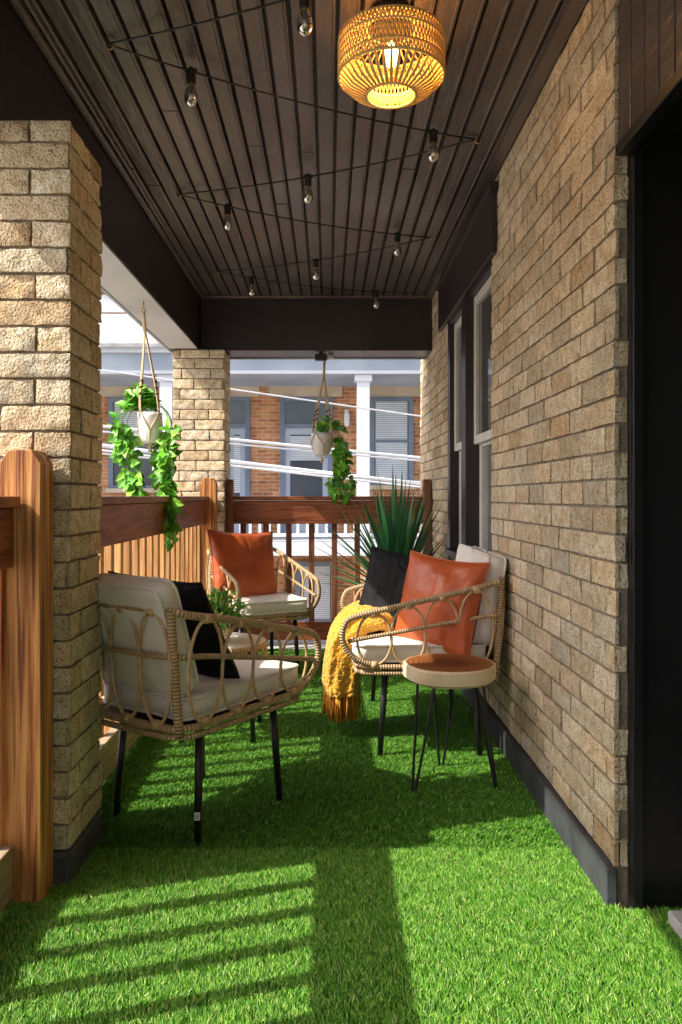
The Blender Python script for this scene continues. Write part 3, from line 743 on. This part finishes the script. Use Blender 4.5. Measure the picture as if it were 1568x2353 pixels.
for i in range(400):
    v=rnd(); v.z=abs(v.z); p=Vector((v.x*.12,v.y*.12,.11+v.z*.13))*U(.55,1); p.z=max(p.z,.09)
    leaf(mb,p,v+rnd()*.7,rnd()+Vector((0,0,1)),U(.025,.045),U(.013,.022),[c*.75 for c in green()])
mb.build('foliage',pp)

yp=root('yucca_plant',(.43,4.95,0)); mb=MB()
mb.lathe([(0,0),(.10,0),(.13,.28),(.14,.34),(.125,.34),(.12,.31),(0,.31)],0,0,0,'pot_dark',seg=28); mb.lathe([(0,.315),(.12,.315)],0,0,0,'soil'); mb.build('pot',yp,smooth=True)
mb=MB(); mb.tube([(0,0,.3),(0,0,.50)],[.035,.028],'bead'); mb.build('stem',yp,smooth=True)
mb=MB(); NL=115
for i in range(NL):
    a=i*2.39996; t=(i+.5)/NL; el=math.radians(88-64*t**.9+U(-5,5)); L_=U(.58,.76)*(1.04-.12*t); W=U(.036,.050)
    o_=Vector((math.cos(a),math.sin(a),0)); p=Vector((0,0,.56-.12*t))+o_*.018
    d=o_*math.cos(el)+Vector((0,0,math.sin(el)))
    if d.x*L_>.29: L_=max(.30,.29/d.x); 
    s=Vector((-math.sin(a),math.cos(a),0)); nn=d.cross(s)
    if nn.z>0: nn=-nn
    g=U(.8,1.4); col=random.choice([(.03*g,.14*g,.05*g),(.045*g,.19*g,.06*g),(.025*g,.11*g,.05*g),(.08*g,.26*g,.07*g)])
    K=9; b=len(mb.v); cl=U(.02,.14)*(.4+t)
    for k_ in range(K+1):
        q=k_/K; w=W*.5*(1-q**1.6)*(0.6+.8*min(q*3,1)*.5)+.0006
        c=p+d*L_*q+Vector((0,0,-cl*q*q*L_)); 
        for ss in (-1,0,1): mb.v.append(tuple(c+s*w*ss+nn*(0 if ss else w*.35)))
    for k_ in range(K):
        k0=b+k_*3
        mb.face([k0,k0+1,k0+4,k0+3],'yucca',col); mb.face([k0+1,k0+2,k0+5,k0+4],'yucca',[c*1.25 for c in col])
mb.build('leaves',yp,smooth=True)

# ------------------------------------------------------------------ pendant lamp
LX,LY=.19,2.37
lp=root('woven_ceiling_lamp',(LX,LY,0)); mb=MB()
mb.lathe([(0,CEIL),(.062,CEIL),(.064,CEIL-.02),(.055,CEIL-.045),(.028,CEIL-.05),(.024,CEIL-.10),(.0,CEIL-.10)],0,0,0,'metal_black',seg=32)
mb.build('canopy',lp,smooth=True)
mb=MB(); Rr=.157; ZT=2.485; ZB=2.368; ZL=2.312; rl=.074
for r,z,t in ((Rr,ZT,.0045),(Rr+.001,ZB,.0045),(rl,ZL,.0045),(rl*.97,ZL+.035,.0035),(.075,ZT+.028,.0035),(Rr+.002,ZT-.03,.003),(Rr+.003,ZB+.03,.003)):
    mb.tube(circ(r,z,48),t,'lamp_rope',closed=True,seg=6)
n=84
for k_ in range(n):
    a0=2*math.pi*k_/n; da=2*math.pi/n
    def c(r,a,z): return (r*math.cos(a),r*math.sin(a),z)
    for s in (-1,1):
        pts=[c(Rr+.002,a0,ZT)]
        for q in range(1,7): pts.append(c(Rr+.002+.0015*s*(-1)**q,a0+s*da*.42*(q%2),ZT+(ZB-ZT)*q/6))
        mb.tube(pts,.0025,'lamp_rope',seg=5)
    if k_%2==0:
        for s in (-1,1):
            mb.tube([c(Rr,a0,ZB),c((Rr+rl)/2+.008,a0+s*da*.3,(ZB+ZL)/2-.006),c(rl,a0+s*da*.35,ZL)],.0029,'lamp_rope',seg=5)
        mb.tube([c(Rr,a0,ZT),c(.075,a0,ZT+.028)],.0024,'lamp_rope',seg=5)
for k_ in range(36):
    a=2*math.pi*k_/36; mb.tube([c(rl,a,ZL),c(rl*.97,a+math.pi/36,ZL+.035),c(rl,a+math.pi/18,ZL)],.0024,'lamp_rope',seg=5)
mb.build('woven_shade',lp,smooth=True)
mb=MB(); mb.lathe([(0,2.40),(.012,2.402),(.022,2.415),(.026,2.43),(.02,2.452),(.013,2.468),(.013,2.475)],0,0,0,'bulb_glow',seg=20); mb.build('lit_bulb',lp,smooth=True)
ld=bpy.data.lights.new('lamp_light','POINT'); ld.energy=5; ld.color=(1,.62,.24); ld.shadow_soft_size=.03
lo=bpy.data.objects.new('lamp_light',ld); scene.collection.objects.link(lo); lo.parent=lp; lo.location=(0,0,2.385)

# ------------------------------------------------------------------ string lights
sl=root('string_lights'); mb=MB(); bg=MB(); fi=MB(); br=MB()
hooks=[(.58,1.93),(-.715,2.525),(.60,3.2),(-.729,3.78),(.576,4.41),(-.727,5.07),(.571,5.62)]
hp=[Vector((x,y,CEIL-.012)) for x,y in hooks]
bt={0:[.5],1:[.19,.86],2:[.52],3:[.175,.85],4:[.5],5:[.17,.82]}
def sag(a,b_,t,s=.03): 
    p=a.lerp(b_,t); p.z-=s*4*t*(1-t); return p
for i in range(6):
    a,b_=hp[i],hp[i+1]
    mb.tube([sag(a,b_,t/14) for t in range(15)],.0034,'metal_black',seg=6)
    for t in bt[i]:
        p=sag(a,b_,t)
        mb.tube([p+Vector((0,0,.012)),p+Vector((0,0,-.006)),p+Vector((0,0,-.010)),p+Vector((0,0,-.044))],[.009,.010,.0165,.0155],'metal_black',seg=12)
        mb.box(p.x-.02,p.x+.02,p.y-.005,p.y+.005,p.z-.006,p.z+.008,'metal_black')
        mb.tube([p+Vector((0,0,-.044)),p+Vector((0,0,-.050))],.0125,'brass',seg=12)
        bg.lathe([(.011,-.048),(.014,-.056),(.022,-.074),(.0245,-.088),(.022,-.102),(.014,-.113),(.005,-.118),(0,-.1185)],p.x,p.y,p.z,'bulb_glass',seg=18)
        fi.tube([p+Vector((.004,0,-.05)),p+Vector((.006,0,-.09))],.0013,'filament',seg=5); fi.tube([p+Vector((-.004,0,-.05)),p+Vector((-.006,0,-.09))],.0013,'filament',seg=5)
        fi.tube([p+Vector((0,0,-.05)),p+Vector((0,0,-.068))],.003,'label',seg=6)
mb.tube([hp[6],(.50,5.60,2.45),(.36,5.65,2.27),(.27,5.74,2.16),(.26,5.9,2.14)],.0028,'metal_black',seg=6,smooth=5)
for p in hp:
    br.tube([p+Vector((0,0,.014)),p+Vector((0,0,-.005)),p+Vector((.012,0,-.018)),p+Vector((.022,0,-.008)),p+Vector((.020,0,.004))],.0024,'brass',smooth=4,seg=6)
mb.build('cord_and_sockets',sl); bg.build('glass_bulbs',sl,smooth=True); fi.build('filaments',sl); br.build('hooks',sl,smooth=True)
fd=root('flood_light',(0,0,0)); mb=MB(); mb.box(-.10,-.01,5.80,5.86,BZ-.06,BZ-.012,'metal_black'); mb.box(-.07,-.04,5.81,5.84,BZ-.012,BZ,'metal_black'); mb.box(.0,.04,5.9,5.93,BZ-.03,BZ,'label'); mb.build('housing',fd,bevel=.006)

# ------------------------------------------------------------------ building across the street
bd=root('brick_apartment_building'); FY=13.5; WY=15.0
mb=MB(); mb.box(-16,16,WY,WY+8,-3.3,9.0,'brick_orange'); mb.build('walls',bd)
mb=MB()
mb.box(-16,16,FY-.05,FY+.25,3.2,3.66,'bgrey_light'); mb.box(-16,16,FY-.12,FY-.05,3.56,3.70,'bwhite'); mb.box(-16,16,FY-.07,FY-.05,3.2,3.26,'bwhite')
mb.box(-16,16,FY+.25,WY,3.2,3.24,'bgrey_light')
xs=[-13.0,-9.6,-6.2,-2.8,.605,4.0,7.4,10.8]
for x in xs:
    mb.box(x-.11,x+.11,FY,FY+.2,.31,3.2,'bwhite'); mb.box(x-.15,x+.15,FY-.03,FY+.23,3.08,3.2,'bwhite'); mb.box(x-.14,x+.14,FY-.02,FY+.22,.31,.45,'bwhite')
    mb.box(x-.16,x+.16,FY-.0,FY+.32,-3.3,.08,'brick_orange')
mb.build('porch_frame',bd,bevel=.01)
mb=MB(); mb.prism([(FY-.2,3.70),(WY-.002,4.6),(WY-.002,4.5),(FY-.2,3.64)],'x',-16.1,16.1,'shingle'); mb.box(-16,16,FY-.05,WY,.08,.31,'bwhite'); mb.build('porch_roof_and_slab',bd)
mb=MB(); mb.box(-16,16,FY+.05,FY+.11,.98,1.04,'bwhite'); mb.box(-16,16,FY+.05,FY+.11,.40,.46,'bwhite')
x=-15.9
while x<16: mb.box(x,x+.05,FY+.06,FY+.1,.46,.98,'bwhite'); x+=.165
mb.build('porch_balustrade',bd)
mb=MB(); gl=MB(); bl=MB()
def opening(x0,x1,z0,z1,kind,lint=True,blind=0):
    f=.09; Yf=WY
    mb.box(x0,x0+f,Yf-.06,Yf-.002,z0,z1,'bgrey'); mb.box(x1-f,x1,Yf-.06,Yf-.002,z0,z1,'bgrey'); mb.box(x0+f,x1-f,Yf-.06,Yf-.002,z1-f,z1,'bgrey')
    if kind=='win':
        mb.box(x0-.05,x1+.05,Yf-.1,Yf-.002,z0-.08,z0,'bstone'); mb.box(x0+f,x1-f,Yf-.05,Yf-.002,(z0+z1)/2-.03,(z0+z1)/2+.03,'bgrey')
        mb.box(x0+f,x1-f,Yf-.055,Yf-.002,z0,z0+.06,'bgrey')
        gl.box(x0+f,x1-f,Yf-.02,Yf-.004,z0+.06,z1-f,'bglass')
    else:
        zt=z1-.55; mb.box(x0+f,x1-f,Yf-.055,Yf-.002,zt-.05,zt+.03,'bgrey'); gl.box(x0+f,x1-f,Yf-.02,Yf-.004,zt+.03,z1-f,'bglass')
        mb.box(x0+f,x1-f,Yf-.035,Yf-.003,z0,z0+.35,'bgrey_light'); mb.box(x0+f,x0+f+.1,Yf-.035,Yf-.003,z0+.35,zt-.05,'bgrey_light'); mb.box(x1-f-.1,x1-f,Yf-.035,Yf-.003,z0+.35,zt-.05,'bgrey_light')
        mb.box(x0+f+.1,x1-f-.1,Yf-.036,Yf-.003,zt-.17,zt-.05,'bgrey_light'); gl.box(x0+f+.1,x1-f-.1,Yf-.02,Yf-.004,z0+.35,zt-.17,'bglass')
    if lint: mb.box(x0-.22,x1+.18,Yf-.045,Yf-.002,z1+.003,z1+.26,'bstone')
    if blind:
        z=(z0+.08) if kind=='win' else z0+.4; ze=z1-f if kind=='win' else z1-.75; a=x0+f+(.1 if kind!='win' else .02); b_=x1-f-(.1 if kind!='win' else .02)
        if blind<1: z=ze-(ze-z)*blind
        while z<ze: bl.box(a,b_,Yf-.032,Yf-.022,z,z+.028,'blind'); z+=.036
for k_,off in enumerate((-6.8*2,-6.8,0,6.8)):
    opening(-.92+off,.08+off,.31,3.0,'door',blind=.3); opening(.79+off,1.62+off,1.31,3.0,'win',blind=.98)
    opening(-2.0+off,-1.5+off,.31,3.0,'door',blind=.7); opening(-4.2+off,-3.2+off,1.25,3.0,'win',blind=.5)
    opening(-.62+off,.14+off,-2.4,-.15,'win',blind=1,lint=False); opening(1.3+off,2.3+off,-2.4,-.4,'win',blind=.4,lint=False); opening(-3.9+off,-2.9+off,-2.4,-.4,'win',blind=.6,lint=False)
    opening(-4.4+off,-3.3+off,5.1,7.0,'win',blind=.4); opening(-.6+off,.5+off,5.1,7.0,'win',blind=.6)
mb.box(-16,16,WY-.03,WY-.002,4.62,4.95,'bwhite'); mb.box(-16.2,16.2,WY-.4,WY-.002,8.6,9.1,'bwhite')
mb.build('frames_and_doors',bd); gl.build('glazing',bd); bl.build('blinds',bd)
mb=MB(); mb.box(.31,.39,WY-.12,WY-.003,2.55,2.75,'bwhite'); mb.lathe([(0,2.42),(.04,2.43),(.055,2.52),(.05,2.66),(.02,2.72)],.35,WY-.15,0,'label',seg=14); mb.build('wall_light',bd)
mb=MB(); mb.prism([(WY-.5,9.1),(WY+4,11.2),(WY+8.4,9.1)],'x',-16.3,16.3,'shingle'); mb.build('roof',bd)

cb=root('power_cables'); mb=MB()
def cable(xa,za,xb,zb,y,r,dy=0.8):
    P=[]
    for t in np.linspace(-3,4,30):
        x=xa+(xb-xa)*t; z=za+(zb-za)*t+.02*((t-.5)**2)*1.0-.005; P.append((x,y+dy*(t-.5),z))
    mb.tube(P,r,'cable',seg=6)
for (xa,za,xb,zb,r) in ((-2.6,2.50,1.075,2.06,.009),(-2.6,1.885,1.075,1.57,.018),(-2.6,1.825,1.075,1.53,.010),(-2.6,1.67,1.075,1.25,.024),(-2.6,1.615,1.075,1.21,.012),(-2.6,1.575,1.075,1.27,.009)):
    cable(xa,za,xb,zb,9.0+U(-.3,.3),r)
mb.build('cables',cb,smooth=True)

gd=root('ground'); mb=MB(); mb.box(-400,400,-400,400,-3.6,-3.34,'ground_mat'); mb.build('terrain',gd)
rd=root('street'); mb=MB(); mb.box(-400,400,8.2,11.4,-3.34,-3.30,'asphalt'); mb.build('asphalt_surface',rd)
mb=MB(); mb.box(-60,60,6.6,8.2,-3.34,-3.18,'concrete'); mb.box(-60,60,11.4,13.4,-3.34,-3.18,'concrete'); mb.build('slabs',root('sidewalk'),bevel=.02)

# ------------------------------------------------------------------ light
v=Vector((.93,.30,-1)).normalized()
sd=bpy.data.lights.new('sun','SUN'); sd.energy=6.5; sd.angle=math.radians(.5); sd.color=(1,.94,.80)
so=bpy.data.objects.new('sun',sd); scene.collection.objects.link(so); so.rotation_euler=v.to_track_quat('-Z','Y').to_euler(); so.location=(-5,-3,8)
w=bpy.data.worlds.new('World'); scene.world=w; w.use_nodes=True; nt=w.node_tree
sky=nt.nodes.new('ShaderNodeTexSky'); sky.sky_type='NISHITA'; sky.sun_disc=False
sky.sun_elevation=math.asin(-v.z); sky.sun_rotation=math.atan2(-v.x,-v.y)%(2*math.pi); sky.dust_density=4; sky.air_density=1.0; sky.ozone_density=1.0
nt.links.new(sky.outputs[0],nt.nodes['Background'].inputs[0]); nt.nodes['Background'].inputs[1].default_value=.31

# ------------------------------------------------------------------ camera
cd=bpy.data.cameras.new('camera'); cam=bpy.data.objects.new('camera',cd); scene.collection.objects.link(cam); scene.camera=cam
cam.location=(0,0,H); cam.rotation_euler=(math.pi/2,0,0)
cd.sensor_fit='VERTICAL'; cd.sensor_height=36; cd.lens=1800/2353*36; cd.shift_x=.0123; cd.shift_y=-.0153; cd.clip_start=.05; cd.clip_end=2000
scene.view_settings.view_transform='Standard'; scene.view_settings.look='None'; scene.view_settings.exposure=0
